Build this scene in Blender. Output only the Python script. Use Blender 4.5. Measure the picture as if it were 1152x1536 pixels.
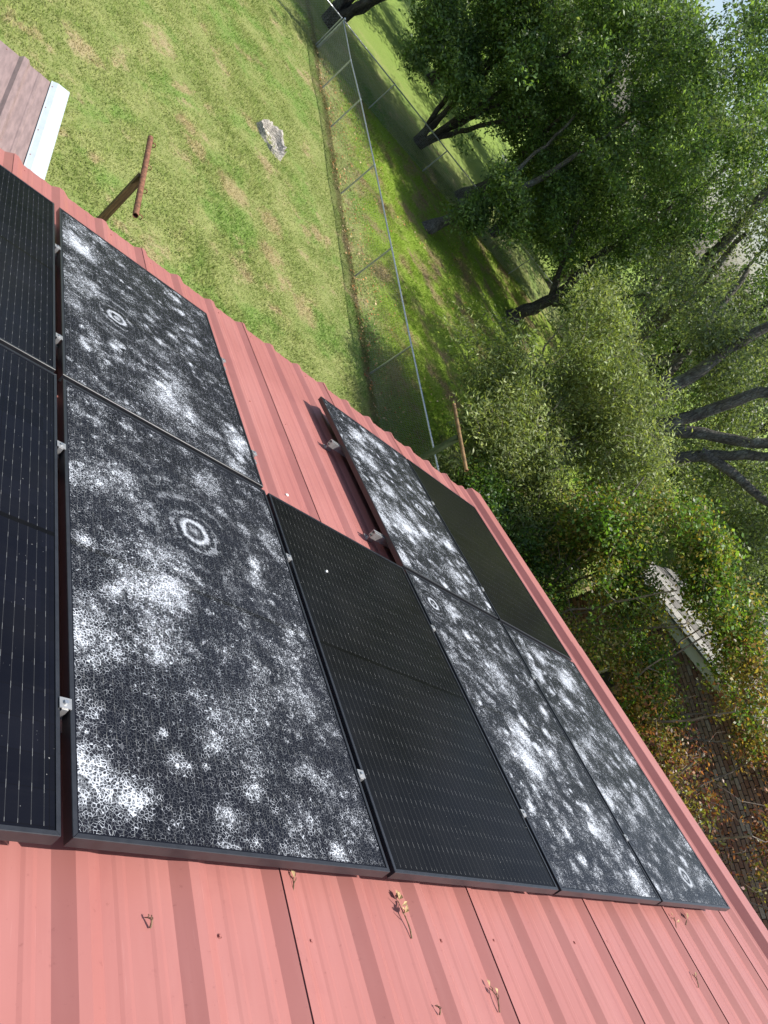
import bpy, math, random
import numpy as np
from mathutils import Matrix, Vector
rng = np.random.default_rng(7)
random.seed(7)
for o in list(bpy.data.objects): bpy.data.objects.remove(o)
S = bpy.context.scene
COL = S.collection

# ------------------------------------------------------------------ camera
cam = bpy.data.cameras.new('camera')
cam.sensor_fit = 'HORIZONTAL'; cam.sensor_width = 36.0
cam.lens = 1085.0 / 1152.0 * 36.0
cam.clip_start = 0.05; cam.clip_end = 900.0
cob = bpy.data.objects.new('camera', cam); COL.objects.link(cob)
cob.matrix_world = Matrix(((0.63796901, -0.39663735, -0.66005632, -0.84614281),
                           (-0.08213466, 0.81720901, -0.57045887, -3.8964487),
                           (0.76566928, 0.41814858, 0.48877635, 2.68586814),
                           (0, 0, 0, 1)))
S.camera = cob
# ------------------------------------------------------------------ world, sun, exposure
SUN = Vector((0.41, -0.14, 1.0)).normalized()          # towards the sun
w = bpy.data.worlds.new('World'); S.world = w; w.use_nodes = True
wn = w.node_tree; wn.nodes.clear()
sky = wn.nodes.new('ShaderNodeTexSky'); sky.sky_type = 'NISHITA'; sky.sun_disc = False
sky.sun_elevation = math.asin(SUN.z); sky.sun_rotation = math.atan2(SUN.x, SUN.y)
sky.air_density = 1.0; sky.dust_density = 2.2; sky.ozone_density = 1.0
bgn = wn.nodes.new('ShaderNodeBackground'); bgn.inputs[1].default_value = 0.135
won = wn.nodes.new('ShaderNodeOutputWorld')
wn.links.new(sky.outputs[0], bgn.inputs[0]); wn.links.new(bgn.outputs[0], won.inputs[0])
sl = bpy.data.lights.new('sun', 'SUN'); sl.energy = 4.6; sl.angle = math.radians(0.53); sl.color = (1.0, 0.955, 0.89)
so = bpy.data.objects.new('sun', sl); COL.objects.link(so)
so.rotation_euler = SUN.to_track_quat('Z', 'Y').to_euler(); so.location = SUN * 40
S.view_settings.view_transform = 'Standard'; S.view_settings.look = 'None'
S.view_settings.exposure = 0.55; S.view_settings.gamma = 1.0
S.render.engine = 'CYCLES'

GZ = -4.0                      # ground level
TH = math.radians(18.4)        # roof pitch
ROOF = Matrix.Rotation(-TH, 4, 'X')   # roof frame: x along the eave, y down the slope, z off the sheet

# ------------------------------------------------------------------ node helpers
class V:
    """socket wrapper with arithmetic"""
    def __init__(s, nt, sock): s.nt = nt; s.s = sock
    def _m(s, op, *a):
        n = s.nt.nodes.new('ShaderNodeMath'); n.operation = op
        for i, x in enumerate((s,) + a):
            if isinstance(x, V): s.nt.links.new(x.s, n.inputs[i])
            else: n.inputs[i].default_value = x
        return V(s.nt, n.outputs[0])
    def __add__(s, o): return s._m('ADD', o)
    __radd__ = __add__
    def __mul__(s, o): return s._m('MULTIPLY', o)
    __rmul__ = __mul__
    def __sub__(s, o): return s._m('SUBTRACT', o)
    def __rsub__(s, o): return (s * -1.0) + o
    def __truediv__(s, o): return s._m('DIVIDE', o)
    def sin(s): return s._m('SINE')
    def frac(s): return s._m('FRACT')
    def abs(s): return s._m('ABSOLUTE')
    def pow(s, e): return s._m('POWER', e)
    def max(s, o): return s._m('MAXIMUM', o)
    def min(s, o): return s._m('MINIMUM', o)
    def gt(s, o): return s._m('GREATER_THAN', o)
    def lt(s, o): return s._m('LESS_THAN', o)
    def clamp(s): return s.max(0.0).min(1.0)
    def step(s, a, b):          # smoothstep a..b (a > b gives the falling one)
        if a > b: return 1.0 - s.step(b, a)
        n = s.nt.nodes.new('ShaderNodeMapRange'); n.interpolation_type = 'SMOOTHSTEP'
        s.nt.links.new(s.s, n.inputs[0])
        for i, x in ((1, a), (2, b), (3, 0.0), (4, 1.0)): n.inputs[i].default_value = x
        return V(s.nt, n.outputs[0])
class Mat:
    def __init__(s, name):
        s.m = bpy.data.materials.new(name); s.m.use_nodes = True; s.nt = s.m.node_tree
        s.b = s.nt.nodes['Principled BSDF']; s.out = s.nt.nodes['Material Output']
    def n(s, t, **k):
        x = s.nt.nodes.new(t)
        for a, b in k.items(): setattr(x, a, b)
        return x
    def l(s, a, b): s.nt.links.new(a.s if isinstance(a, V) else a, b)
    def obj(s): return s.n('ShaderNodeTexCoord').outputs['Object']
    def pos(s): return s.n('ShaderNodeNewGeometry').outputs['Position']
    def xyz(s, v):
        x = s.n('ShaderNodeSeparateXYZ'); s.l(v, x.inputs[0]); return [V(s.nt, o) for o in x.outputs]
    def comb(s, a, b, c=0.0):
        x = s.n('ShaderNodeCombineXYZ')
        for i, q in enumerate((a, b, c)):
            if isinstance(q, V): s.l(q, x.inputs[i])
            else: x.inputs[i].default_value = q
        return x.outputs[0]
    def scale(s, v, sc, off=(0, 0, 0)):
        x = s.n('ShaderNodeMapping'); x.inputs['Scale'].default_value = sc; x.inputs['Location'].default_value = off
        s.l(v, x.inputs[0]); return x.outputs[0]
    def noise(s, v, sc, det=4, rough=0.55, dist=0.0):
        x = s.n('ShaderNodeTexNoise'); s.l(v, x.inputs['Vector'])
        x.inputs['Scale'].default_value = sc; x.inputs['Detail'].default_value = det
        x.inputs['Roughness'].default_value = rough; x.inputs['Distortion'].default_value = dist
        return V(s.nt, x.outputs[0])
    def voro(s, v, sc, feat='DISTANCE_TO_EDGE', rnd=1.0):
        x = s.n('ShaderNodeTexVoronoi', feature=feat); s.l(v, x.inputs['Vector'])
        x.inputs['Scale'].default_value = sc; x.inputs['Randomness'].default_value = rnd
        if feat == 'F1':
            sp = s.n('ShaderNodeSeparateColor'); s.l(x.outputs['Color'], sp.inputs[0])
            return V(s.nt, x.outputs['Distance']), V(s.nt, sp.outputs[0]), V(s.nt, sp.outputs[1])
        return V(s.nt, x.outputs['Distance'])
    def mix(s, f, a, b, mode='MIX'):
        x = s.n('ShaderNodeMix', data_type='RGBA', blend_type=mode)
        for i, q in ((0, f), (6, a), (7, b)):
            if isinstance(q, V): s.l(q, x.inputs[i])
            elif isinstance(q, (int, float)): x.inputs[i].default_value = q
            elif isinstance(q, tuple): x.inputs[i].default_value = q + (1,) if len(q) == 3 else q
            else: s.l(q, x.inputs[i])
        return x.outputs[2]
    def bump(s, h, strength=0.4, dist=0.01):
        x = s.n('ShaderNodeBump'); x.inputs['Strength'].default_value = strength; x.inputs['Distance'].default_value = dist
        s.l(h, x.inputs['Height']); s.l(x.outputs[0], s.b.inputs['Normal'])
    def set(s, **k):
        for a, b in k.items():
            i = s.b.inputs[a.replace('_', ' ')]
            if isinstance(b, (V,)) or hasattr(b, 'is_linked'): s.l(b, i)
            else: i.default_value = b + (1,) if isinstance(b, tuple) and len(b) == 3 else b
        return s
def simple(name, col, rough=0.6, metal=0.0, nsc=8.0, var=0.25, bump=0.0, bdist=0.004, stretch=(1, 1, 1)):
    M = Mat(name); v = M.scale(M.obj(), stretch)
    f = M.noise(v, nsc, 5, 0.6)
    a = tuple(c * (1 - var) for c in col); b = tuple(min(1, c * (1 + var)) for c in col)
    M.set(Base_Color=M.mix(f.step(0.3, 0.7), a, b), Roughness=rough, Metallic=metal)
    if bump: M.bump(f, bump, bdist)
    return M.m

# ------------------------------------------------------------------ mesh / object helpers
PM = {}
def mesh(name, verts, faces, smooth=False, fmat=None):
    me = bpy.data.meshes.new(name); me.from_pydata([tuple(v) for v in verts], [], faces); me.update()
    if smooth: me.polygons.foreach_set('use_smooth', [True] * len(me.polygons))
    if fmat is not None: me.polygons.foreach_set('material_index', fmat)
    return me
def npmesh(name, v, f, col=None, smooth=False):
    """verts (n,3), faces (m,k) all of k corners, optional per-vertex colour"""
    v = np.asarray(v, np.float32); f = np.asarray(f, np.int32); k = f.shape[1]
    me = bpy.data.meshes.new(name)
    me.vertices.add(len(v)); me.vertices.foreach_set('co', v.ravel())
    me.loops.add(f.size); me.loops.foreach_set('vertex_index', f.ravel())
    me.polygons.add(len(f)); me.polygons.foreach_set('loop_start', np.arange(0, f.size, k, dtype=np.int32))
    if smooth: me.polygons.foreach_set('use_smooth', np.ones(len(f), bool))
    if col is not None:
        a = me.color_attributes.new('Col', 'FLOAT_COLOR', 'POINT')
        c = np.ones((len(v), 4), np.float32); c[:, :3] = col; a.data.foreach_set('color', c.ravel())
    me.update(calc_edges=True); me.validate(); return me
def tagp(o, label=None, cat=None, group=None, kind=None):
    for k, x in (('label', label), ('category', cat), ('group', group), ('kind', kind)):
        if x: o[k] = x
    return o
def thing(name, loc, label, cat, group=None, mat=None):
    o = bpy.data.objects.new(name, None); COL.objects.link(o); o.empty_display_size = 0.1
    m = mat if mat is not None else Matrix.Translation(Vector(loc))
    o.matrix_world = m; PM[o] = m; return tagp(o, label, cat, group)
def put(name, me, mat, parent=None, world=None):
    """links a mesh; world = wanted world matrix of the mesh (identity when None)"""
    o = bpy.data.objects.new(name, me); COL.objects.link(o)
    if mat is not None and len(me.materials) == 0:
        for m in (mat if isinstance(mat, (list, tuple)) else [mat]): me.materials.append(m)
    wm = world if world is not None else Matrix.Identity(4)
    if parent is not None:
        o.parent = parent; o.matrix_basis = PM[parent].inverted() @ wm
    else: o.matrix_world = wm
    PM[o] = wm; return o
def T(x, y, z): return Matrix.Translation(Vector((x, y, z)))
def boxv(x0, x1, y0, y1, z0, z1):
    return [(x0, y0, z0), (x1, y0, z0), (x1, y1, z0), (x0, y1, z0), (x0, y0, z1), (x1, y0, z1), (x1, y1, z1), (x0, y1, z1)]
BF = [(0, 3, 2, 1), (4, 5, 6, 7), (0, 1, 5, 4), (1, 2, 6, 5), (2, 3, 7, 6), (3, 0, 4, 7)]
def boxes(name, bs, smooth=False):
    vs, fs = [], []
    for b in bs:
        k = len(vs); vs += boxv(*b); fs += [tuple(i + k for i in f) for f in BF]
    return mesh(name, vs, fs)
def bevbox(name, x0, x1, y0, y1, z0, z1, c):
    """box with chamfered top edges and corners"""
    vs = []
    for z, d in ((z0, 0), (z1 - c, 0), (z1, c)):
        vs += [(x0 + d, y0 + d, z), (x1 - d, y0 + d, z), (x1 - d, y1 - d, z), (x0 + d, y1 - d, z)]
    fs = [(3, 2, 1, 0), (8, 9, 10, 11)]
    for r in (0, 4):
        for i in range(4): fs.append((r + i, r + (i + 1) % 4, r + 4 + (i + 1) % 4, r + 4 + i))
    return mesh(name, vs, fs)
def extrude(name, prof, y0, y1, thick=0.0015, ys=None):
    """open profile [(x,z)] swept along y with a thickness below it"""
    ys = ys or [y0, y1]; n = len(prof); vs, fs = [], []
    for t in (0, thick):
        for y in ys:
            vs += [(x, y, z - t) for x, z in prof]
    m = len(ys); off = n * m
    for j in range(m - 1):
        for i in range(n - 1):
            a = j * n + i; b = a + 1; c = b + n; d = a + n
            fs.append((a, b, c, d)); fs.append((off + d, off + c, off + b, off + a))
    for j in (0, m - 1):
        for i in range(n - 1):
            a = j * n + i; fs.append((a, off + a, off + a + 1, a + 1) if j == 0 else (a + 1, off + a + 1, off + a, a))
    for j in range(m - 1):
        for i in (0, n - 1):
            a = j * n + i; d = a + n
            fs.append((a, d, off + d, off + a) if i == 0 else (d, a, off + a, off + d))
    return mesh(name, vs, fs)
def tube_arrays(path, rad, sides=6, base=0, caps=True):
    P = np.asarray(path, float); n = len(P); rad = np.broadcast_to(np.asarray(rad, float), (n,))
    tan = np.gradient(P, axis=0); tan /= np.linalg.norm(tan, axis=1)[:, None] + 1e-9
    ref = np.array([0.31, 0.83, 0.46]); ref = np.where(abs(tan @ ref)[:, None] > 0.95, np.array([[1.0, 0, 0]]), ref)
    a = np.cross(tan, ref); a /= np.linalg.norm(a, axis=1)[:, None] + 1e-9; b = np.cross(tan, a)
    ang = np.linspace(0, 2 * np.pi, sides, endpoint=False)
    v = (P[:, None] + rad[:, None, None] * (np.cos(ang)[None, :, None] * a[:, None] + np.sin(ang)[None, :, None] * b[:, None])).reshape(-1, 3)
    i = np.arange(n - 1)[:, None] * sides; j = np.arange(sides)[None]; k = (j + 1) % sides
    f = np.stack([i + j, i + k, i + sides + k, i + sides + j], -1).reshape(-1, 4) + base
    return v, f
def tubes(name, lst, sides=6):
    vs, fs, b = [], [], 0
    for p, r in lst:
        v, f = tube_arrays(p, r, sides, b); vs.append(v); fs.append(f); b += len(v)
    return npmesh(name, np.vstack(vs), np.vstack(fs), smooth=True)
def rod(name, p, q, r, sides=10):
    """closed straight rod"""
    v, f = tube_arrays([p, q], [r, r], sides)
    return mesh(name, v.tolist(), [tuple(x) for x in f.tolist()] + [tuple(range(sides))[::-1], tuple(range(sides, 2 * sides))])

# ------------------------------------------------------------------ materials
def red_metal():
    M = Mat('red_painted_sheet'); p = M.obj()
    big = M.noise(p, 1.3, 3); str_ = M.noise(M.scale(p, (14, 0.7, 3)), 1.0, 5, 0.65)
    sp = M.noise(p, 46, 4, 0.7); sm = M.noise(M.scale(p, (5.0, 2.4, 1)), 1.0, 6, 0.7, 0.9)
    c = M.mix(big.step(0.3, 0.7), (0.315, 0.118, 0.102), (0.355, 0.137, 0.119))
    c = M.mix(str_.step(0.5, 0.85) * 0.35, c, (0.44, 0.195, 0.175))
    c = M.mix(sm.step(0.52, 0.68) * 0.45, c, (0.29, 0.105, 0.095))
    c = M.mix(sp.step(0.64, 0.72) * 0.5, c, (0.20, 0.065, 0.055))
    spot = M.noise(M.scale(p, (1, 1, 1), (9, 4, 0)), 13, 5, 0.75, 0.6)
    c = M.mix(spot.step(0.62, 0.70) * 0.35, c, (0.24, 0.085, 0.075))
    chalk = M.noise(M.scale(p, (2.2, 0.35, 1)), 1.0, 5, 0.7); c = M.mix(chalk.step(0.45, 0.75) * 0.35, c, (0.42, 0.20, 0.18))
    scr = M.noise(M.scale(p, (160, 3.0, 1)), 1.0, 3, 0.7); c = M.mix(scr.step(0.66, 0.74) * 0.18, c, (0.55, 0.33, 0.31))
    M.set(Base_Color=c, Roughness=M.noise(p, 7, 3) * 0.25 + 0.38)
    M.b.inputs['Specular IOR Level'].default_value = 0.4
    M.bump(M.noise(M.scale(p, (9, 1.6, 3)), 1.0, 3) + sp * 0.05, 0.12, 0.012)
    return M.m
MRED = red_metal()
MBRN = simple('brown_painted_sheet', (0.23, 0.165, 0.15), 0.5, nsc=5, var=0.18, bump=0.1, stretch=(6, 1, 1))
MWHT = simple('white_painted_trim', (0.44, 0.50, 0.51), 0.4, nsc=6, var=0.06)
MALU = simple('bare_aluminium', (0.40, 0.40, 0.39), 0.42, 0.6, nsc=40, var=0.12)
MGAL = simple('galvanized_steel', (0.50, 0.52, 0.53), 0.45, 0.9, nsc=30, var=0.2)
MFRM = simple('black_anodized_frame', (0.017, 0.018, 0.021), 0.38, 0.0, nsc=30, var=0.2)
MBLK = simple('black_cable', (0.012, 0.012, 0.012), 0.5)
MRUST = simple('rusty_pipe', (0.17, 0.075, 0.04), 0.85, nsc=25, var=0.45, bump=0.4)
MPOST = simple('weathered_brown_post', (0.12, 0.075, 0.03), 0.85, nsc=6, var=0.45, bump=0.5, stretch=(9, 9, 0.8))
MGRNP = simple('green_painted_post', (0.06, 0.085, 0.035), 0.7, nsc=8, var=0.35, bump=0.2)
MWOODB = simple('tan_wood_bar', (0.21, 0.125, 0.055), 0.8, nsc=9, var=0.4, bump=0.4)
def bark_mat(name, dark, light, lichen):
    M = Mat(name); p = M.pos(); f = M.noise(M.scale(p, (9, 9, 2.6)), 1.0, 6, 0.7, 0.6); g = M.noise(p, 2.3, 5, 0.65); cr = M.voro(M.scale(p, (16, 16, 5)), 1.0)
    c = M.mix(f.step(0.32, 0.68), dark, light); c = M.mix(g.step(0.5, 0.66) * 0.7, c, lichen); c = M.mix(cr.step(0.12, 0.0) * 0.6, c, tuple(x * .4 for x in dark))
    M.set(Base_Color=c, Roughness=0.95); M.bump(f + cr * 0.8, 1.0, 0.07); return M.m
MBARK = bark_mat('oak_bark', (0.06, 0.052, 0.04), (0.17, 0.155, 0.125), (0.22, 0.23, 0.19))
MBARKD = bark_mat('dark_bark', (0.04, 0.033, 0.026), (0.11, 0.092, 0.07), (0.14, 0.14, 0.11))
MBARKP = simple('pale_smooth_bark', (0.20, 0.165, 0.13), 0.8, nsc=7, var=0.4, bump=0.3)
MSTUMP = simple('grey_weathered_wood', (0.40, 0.37, 0.32), 0.95, nsc=5, var=0.65, bump=1.0, bdist=0.03, stretch=(3, 3, 12))
MMORT = simple('grey_mortar', (0.085, 0.072, 0.062), 0.95, nsc=20, var=0.2)
MFASC = simple('sage_fascia_paint', (0.58, 0.61, 0.52), 0.6, nsc=4, var=0.1)
MDKGR = simple('dark_grey_trim', (0.11, 0.12, 0.11), 0.6)
MTIMB = simple('treated_timber', (0.20, 0.15, 0.09), 0.85, nsc=5, var=0.3, stretch=(5, 5, 0.6))
MPEB = simple('white_stone', (0.75, 0.75, 0.72), 0.7, nsc=90, var=0.15)
MDRY = simple('dry_leaf', (0.42, 0.30, 0.15), 0.8, nsc=60, var=0.4)
MTWIG = simple('dry_twig', (0.17, 0.105, 0.06), 0.9, nsc=80, var=0.4)
def brick_mat():
    M = Mat('brown_brick'); p = M.obj(); r = M.n('ShaderNodeObjectInfo').outputs['Random']
    q = M.n('ShaderNodeNewGeometry').outputs['Random Per Island']
    a = V(M.nt, r) + V(M.nt, q); a = a.frac()
    rp = M.n('ShaderNodeValToRGB'); e = rp.color_ramp.elements
    e[0].position = 0; e[0].color = (0.26, 0.135, 0.10, 1); e[1].position = 1; e[1].color = (0.47, 0.41, 0.36, 1)
    for ps, c in ((0.3, (0.30, 0.19, 0.15, 1)), (0.62, (0.36, 0.26, 0.21, 1)), (0.85, (0.33, 0.26, 0.22, 1))):
        x = e.new(ps); x.color = c
    M.l(a, rp.inputs[0]); f = M.noise(M.pos(), 28, 5, 0.7)
    M.set(Base_Color=M.mix(f.step(0.4, 0.75) * 0.55, rp.outputs[0], (0.09, 0.06, 0.05)), Roughness=0.95)
    M.bump(f, 0.5, 0.006); return M.m
MBRK = brick_mat()
def house_roof_mat():
    M = Mat('weathered_grey_roofing'); p = M.pos(); r = V(M.nt, M.n('ShaderNodeObjectInfo').outputs['Random'])
    s1 = M.noise(M.scale(p, (13, 0.55, 2)), 1.0, 6, 0.72); s2 = M.noise(p, 2.2, 5, 0.65)
    c = M.mix((s1 * 0.75 + r * 0.45).step(0.38, 0.85), (0.13, 0.12, 0.105), (0.37, 0.355, 0.32)); c = M.mix(s2.step(0.5, 0.72) * 0.6, c, (0.085, 0.08, 0.07))
    M.set(Base_Color=c, Roughness=0.9); M.bump(s1, 0.6, 0.02); return M.m
MHRF = house_roof_mat()
def leaf_mat(name, tint=(1, 1, 1), trans=0.5, rough=0.44, spec=0.5):
    M = Mat(name); M.nt.nodes.remove(M.b)
    at = M.n('ShaderNodeAttribute', attribute_name='Col')
    d = M.n('ShaderNodeBsdfPrincipled'); M.l(at.outputs[0], d.inputs['Base Color']); d.inputs['Roughness'].default_value = rough
    d.inputs['Specular IOR Level'].default_value = spec
    t = M.n('ShaderNodeBsdfTranslucent')
    M.l(M.mix(1.0, at.outputs[0], (1.35 * tint[0], 1.35 * tint[1], 0.6 * tint[2]), 'MULTIPLY'), t.inputs[0])
    x = M.n('ShaderNodeMixShader'); x.inputs[0].default_value = trans
    M.l(d.outputs[0], x.inputs[1]); M.l(t.outputs[0], x.inputs[2]); M.l(x.outputs[0], M.out.inputs[0]); return M.m
MLEAF = leaf_mat('oak_leaf'); MLEAFP = leaf_mat('pale_leaf', trans=0.4, rough=0.5, spec=0.4)
MLITTER = leaf_mat('litter_leaf', trans=0.15, rough=0.8, spec=0.2)

def grass_colour(M):
    """lawn colour as a function of world position, shared by the soil sheet and the blades"""
    p = M.pos(); x, y, z = M.xyz(p); flat = M.comb(x, y, 0.0)
    big = M.noise(flat, 0.32, 4, 0.6); mid = M.noise(flat, 1.15, 5, 0.65); fine = M.noise(flat, 7.0, 4, 0.7); cl = M.noise(M.scale(flat, (1, 1, 1), (31, 7, 0)), 0.5, 4, 0.65)
    c = M.mix(mid.step(0.3, 0.7), (0.190, 0.256, 0.066), (0.315, 0.355, 0.126))
    c = M.mix(cl.step(0.50, 0.62) * 0.8, c, (0.155, 0.285, 0.055))
    dry = (mid * 0.6 + M.noise(M.scale(flat, (1, 1, 1), (3, 17, 0)), 0.75, 5, 0.7) * 0.7).step(0.70, 0.80)
    c = M.mix(dry * 0.85, c, (0.43, 0.34, 0.20))
    c = M.mix(fine.step(0.35, 0.75) * 0.35, c, (0.42, 0.42, 0.19))
    for cx, cy, rr in ((3.05, 10.7, 0.36), (3.3, 10.1, 0.3), (4.2, 9.8, 0.45), (5.2, 9.9, 0.42), (5.3, 8.8, 0.4), (2.8, 11.8, 0.25), (6.2, 8.0, 0.45), (4.5, 12.9, 0.3), (2.7, 6.3, 0.3), (6.3, 10.8, 0.3)):
        dx, dy = x - cx, y - cy; r = (dx * dx + dy * dy)._m('SQRT') + (mid - 0.5) * 1.1 + (fine - 0.5) * 0.9
        c = M.mix(r.step(rr, rr * 0.3) * 0.6, c, (0.47, 0.34, 0.21))
    # bare worn line and litter at the boundary fence, mossier shade lawn beyond it
    fx = x - (8.46 - (y - 4.5) * 0.080)
    right = fx.step(0.2, 1.4) * y.lt(21.4)
    c = M.mix(right * 0.85, c, M.mix((M.noise(flat, 0.8, 5, 0.7)).step(0.46, 0.64), (0.23, 0.35, 0.035), (0.30, 0.22, 0.12)))
    edge = (fx + 0.12 + mid * 0.3 - 0.15).abs().step(0.22, 0.04)
    c = M.mix(edge * 0.55, c, (0.11, 0.075, 0.045))
    far = y.step(23.0, 30.0)
    c = M.mix(far * 0.9, c, (0.22, 0.33, 0.065))
    return c, fine
def ground_mat():
    M = Mat('lawn_soil'); c, fine = grass_colour(M)
    M.set(Base_Color=M.mix(0.25, c, (0.10, 0.085, 0.04)), Roughness=0.95)
    M.b.inputs['Specular IOR Level'].default_value = 0.1
    M.bump(M.noise(M.pos(), 22, 4, 0.7) + fine, 0.9, 0.05); return M.m
def blade_mat():
    M = Mat('grass_blade'); c, fine = grass_colour(M); M.nt.nodes.remove(M.b)
    at = M.n('ShaderNodeAttribute', attribute_name='Col'); c = M.mix(1.0, c, at.outputs[0], 'MULTIPLY')
    d = M.n('ShaderNodeBsdfDiffuse'); t = M.n('ShaderNodeBsdfTranslucent'); x = M.n('ShaderNodeMixShader'); x.inputs[0].default_value = 0.35
    M.l(c, d.inputs[0]); M.l(c, t.inputs[0]); M.l(d.outputs[0], x.inputs[1]); M.l(t.outputs[0], x.inputs[2]); M.l(x.outputs[0], M.out.inputs[0]); return M.m

W_, L_ = 1.0407, 1.85
def cell_layer(M, x, y, neutral=False):
    """dark half-cut cells with fine ribbons under the glass; returns colour and line mask"""
    px = (x / 0.02752).frac(); lines = (px - 0.5).abs().lt(0.019)
    py = (y / 0.0832).frac(); pads = ((py - 0.5).abs().gt(0.38))
    gridx = ((x - 0.0255) / 0.1651).frac(); gx = (gridx - 0.5).abs().gt(0.4935)
    gy = (py - 0.5).abs().gt(0.490)
    midgap = (y + L_ / 2).abs().lt(0.009)
    inx = (x - W_ / 2).abs().lt(W_ / 2 - 0.024); iny = (y + L_ / 2).abs().lt(L_ / 2 - 0.02)
    cellid = M.n('ShaderNodeTexWhiteNoise', noise_dimensions='2D')
    M.l(M.comb((x / 0.1651)._m('FLOOR'), (y / 0.0832)._m('FLOOR')), cellid.inputs[0])
    col = M.mix(V(M.nt, cellid.outputs[0]) * 0.6, (0.0045, 0.0052, 0.0085), (0.0062, 0.0072, 0.0125))
    if neutral: col = M.mix(V(M.nt, cellid.outputs[0]) * 0.6, (0.0052, 0.0055, 0.0062), (0.0070, 0.0074, 0.0084))
    col = M.mix(gx.max(gy) * 0.75, col, (0.004, 0.004, 0.005))
    lm = lines * (pads * 0.62 + 0.22) * inx * iny * (1.0 - midgap)
    col = M.mix(lm, col, (0.17, 0.175, 0.17))
    col = M.mix(midgap * 0.9, col, (0.003, 0.003, 0.003))
    return col
def glass_common(M, rough):
    M.b.inputs['IOR'].default_value = 1.12; M.set(Roughness=rough)
    M.b.inputs['Specular IOR Level'].default_value = 0.5
def clean_panel_mat(seed):
    M = Mat('dark_solar_glass'); o = M.obj(); x, y, z = M.xyz(o)
    p = M.scale(o, (1, 1, 1), (seed * 3.1, seed * 1.7, 0))
    col = cell_layer(M, x, y, seed > 4)
    dust = M.noise(p, 3.2, 5, 0.6); spk = M.noise(p, 120, 2, 0.5); smear = M.noise(M.scale(p, (3, 30, 1)), 1.0, 4, 0.7)
    col = M.mix(dust.step(0.3, 0.8) * 0.010 + smear.step(0.5, 0.8) * 0.006, col, (0.34, 0.32, 0.29))
    col = M.mix(spk.step(0.76, 0.79) * 0.5, col, (0.45, 0.45, 0.42))
    M.set(Base_Color=col); glass_common(M, dust * 0.12 + 0.10); return M.m
def cracked_panel_mat(seed, impacts, gain=1.0, blobs=()):
    """tempered glass broken into dice: crack lines on a Voronoi net, crushed white spots where hail struck, ringed craters"""
    M = Mat('shattered_solar_glass'); o = M.obj(); x, y, z = M.xyz(o)
    p = M.scale(o, (1, 1, 1), (seed * 3.7, seed * 2.3, 0))
    col = cell_layer(M, x, y)
    wob = M.noise(p, 22, 4, 0.7) - 0.5
    # strike density
    n1 = M.noise(p, 2.6, 4, 0.6); n2 = M.noise(p, 9.0, 5, 0.65); n3 = M.noise(p, 60.0, 3, 0.7)
    reg = n1.step(0.36, 0.64) * 0.75 + 0.25
    spots = None
    for sc, off, lo, amp, rad in ((3.8, 0, 0.25, 0.72, 0.58), (7.5, 5, 0.32, 0.85, 0.50), (15.0, 9, 0.50, 0.8, 0.42)):
        dd, ra, gb = M.voro(M.scale(p, (1, 1, 1), (off, off * .6, 0)), sc, 'F1')
        t_ = (dd + wob * 0.45).step(rad, 0.0).pow(1.35) * ra.step(lo, lo + 0.35) * amp
        spots = t_ if spots is None else spots.max(t_)
    D = reg * n2.step(0.42, 0.72) * 0.46 + spots * (reg * 0.40 + 0.42)
    rings = None
    for (cx, cy, R, ringr, nr) in impacts:
        dx, dy = x - cx, y - cy
        jag = M.noise(p, 95, 3, 0.7) - 0.5
        r = ((dx * dx + dy * dy)._m('SQRT') + wob * R * 0.22 + jag * R * 0.10)
        D = D * (r.step(R * 0.40, R * 1.15) * 0.90 + 0.10)
        w_ = ((r * (6.2832 / (R / nr)) + (n2 - 0.5) * 7.0 + jag * 3.0).sin()).step(0.78, 1.0) * r.step(R * 1.6, R * 0.15) * n2.step(0.40, 0.56) * 0.6
        rg = (r - ringr).abs().step(ringr * 0.40, 0.0) * (n3 * 1.0 + 0.3) + r.step(ringr * 0.50, 0.0) * (n3 * 0.9 + 0.1)
        add = (rg + w_ * (n3 * 0.9 + 0.3)).clamp()
        rings = add if rings is None else rings.max(add)
    for (cx, cy, R, s) in blobs:
        dx, dy = x - cx, y - cy
        D = D + ((dx * dx + dy * dy)._m('SQRT') + wob * R * 0.8).step(R, 0.0).pow(1.3) * s * 0.8
    D = (D * gain).clamp()
    # crack net: dice about a centimetre across, finer where crushed
    q = M.n('ShaderNodeVectorMath', operation='ADD'); M.l(p, q.inputs[0])
    M.l(M.comb(wob * 0.02, (M.noise(p, 25, 2) - 0.5) * 0.02), q.inputs[1])
    e1 = M.voro(q.outputs[0], 108.0); e2 = M.voro(q.outputs[0], 250.0)
    f1, sa, sb = M.voro(q.outputs[0], 108.0, 'F1'); f2, sc_, sd = M.voro(q.outputs[0], 250.0, 'F1')
    Dm = D * (M.noise(p, 30, 4, 0.75).step(0.30, 0.68) * 0.95 + 0.25)
    wd = D * 0.15 + 0.04
    l1 = ((wd - e1) / wd).clamp().pow(0.6); wd2 = D * 0.22 + 0.02; l2 = ((wd2 - e2) / wd2).clamp().pow(0.7)
    rough_ = M.noise(p, 210, 2, 0.6)
    lit1 = (Dm * 1.5 + 0.16 - sa).step(0.0, 0.22); lit2 = (Dm * 1.25 - 0.05 - sc_).step(0.0, 0.2)  # sparkle painted in: random shards get brighter crack lines, like facets catching sun
    fill = (Dm * 0.80 - 0.36 - sd).step(0.0, 0.2)
    net = (l1 * (lit1 * 0.70 + D * 0.40 + 0.13)).max(l2 * (lit2 * 0.5 + D * 0.25)).max(fill * (rough_ * 0.6 + 0.2))
    white = net * (n3.step(0.2, 0.6) * 0.5 + 0.55)
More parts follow.
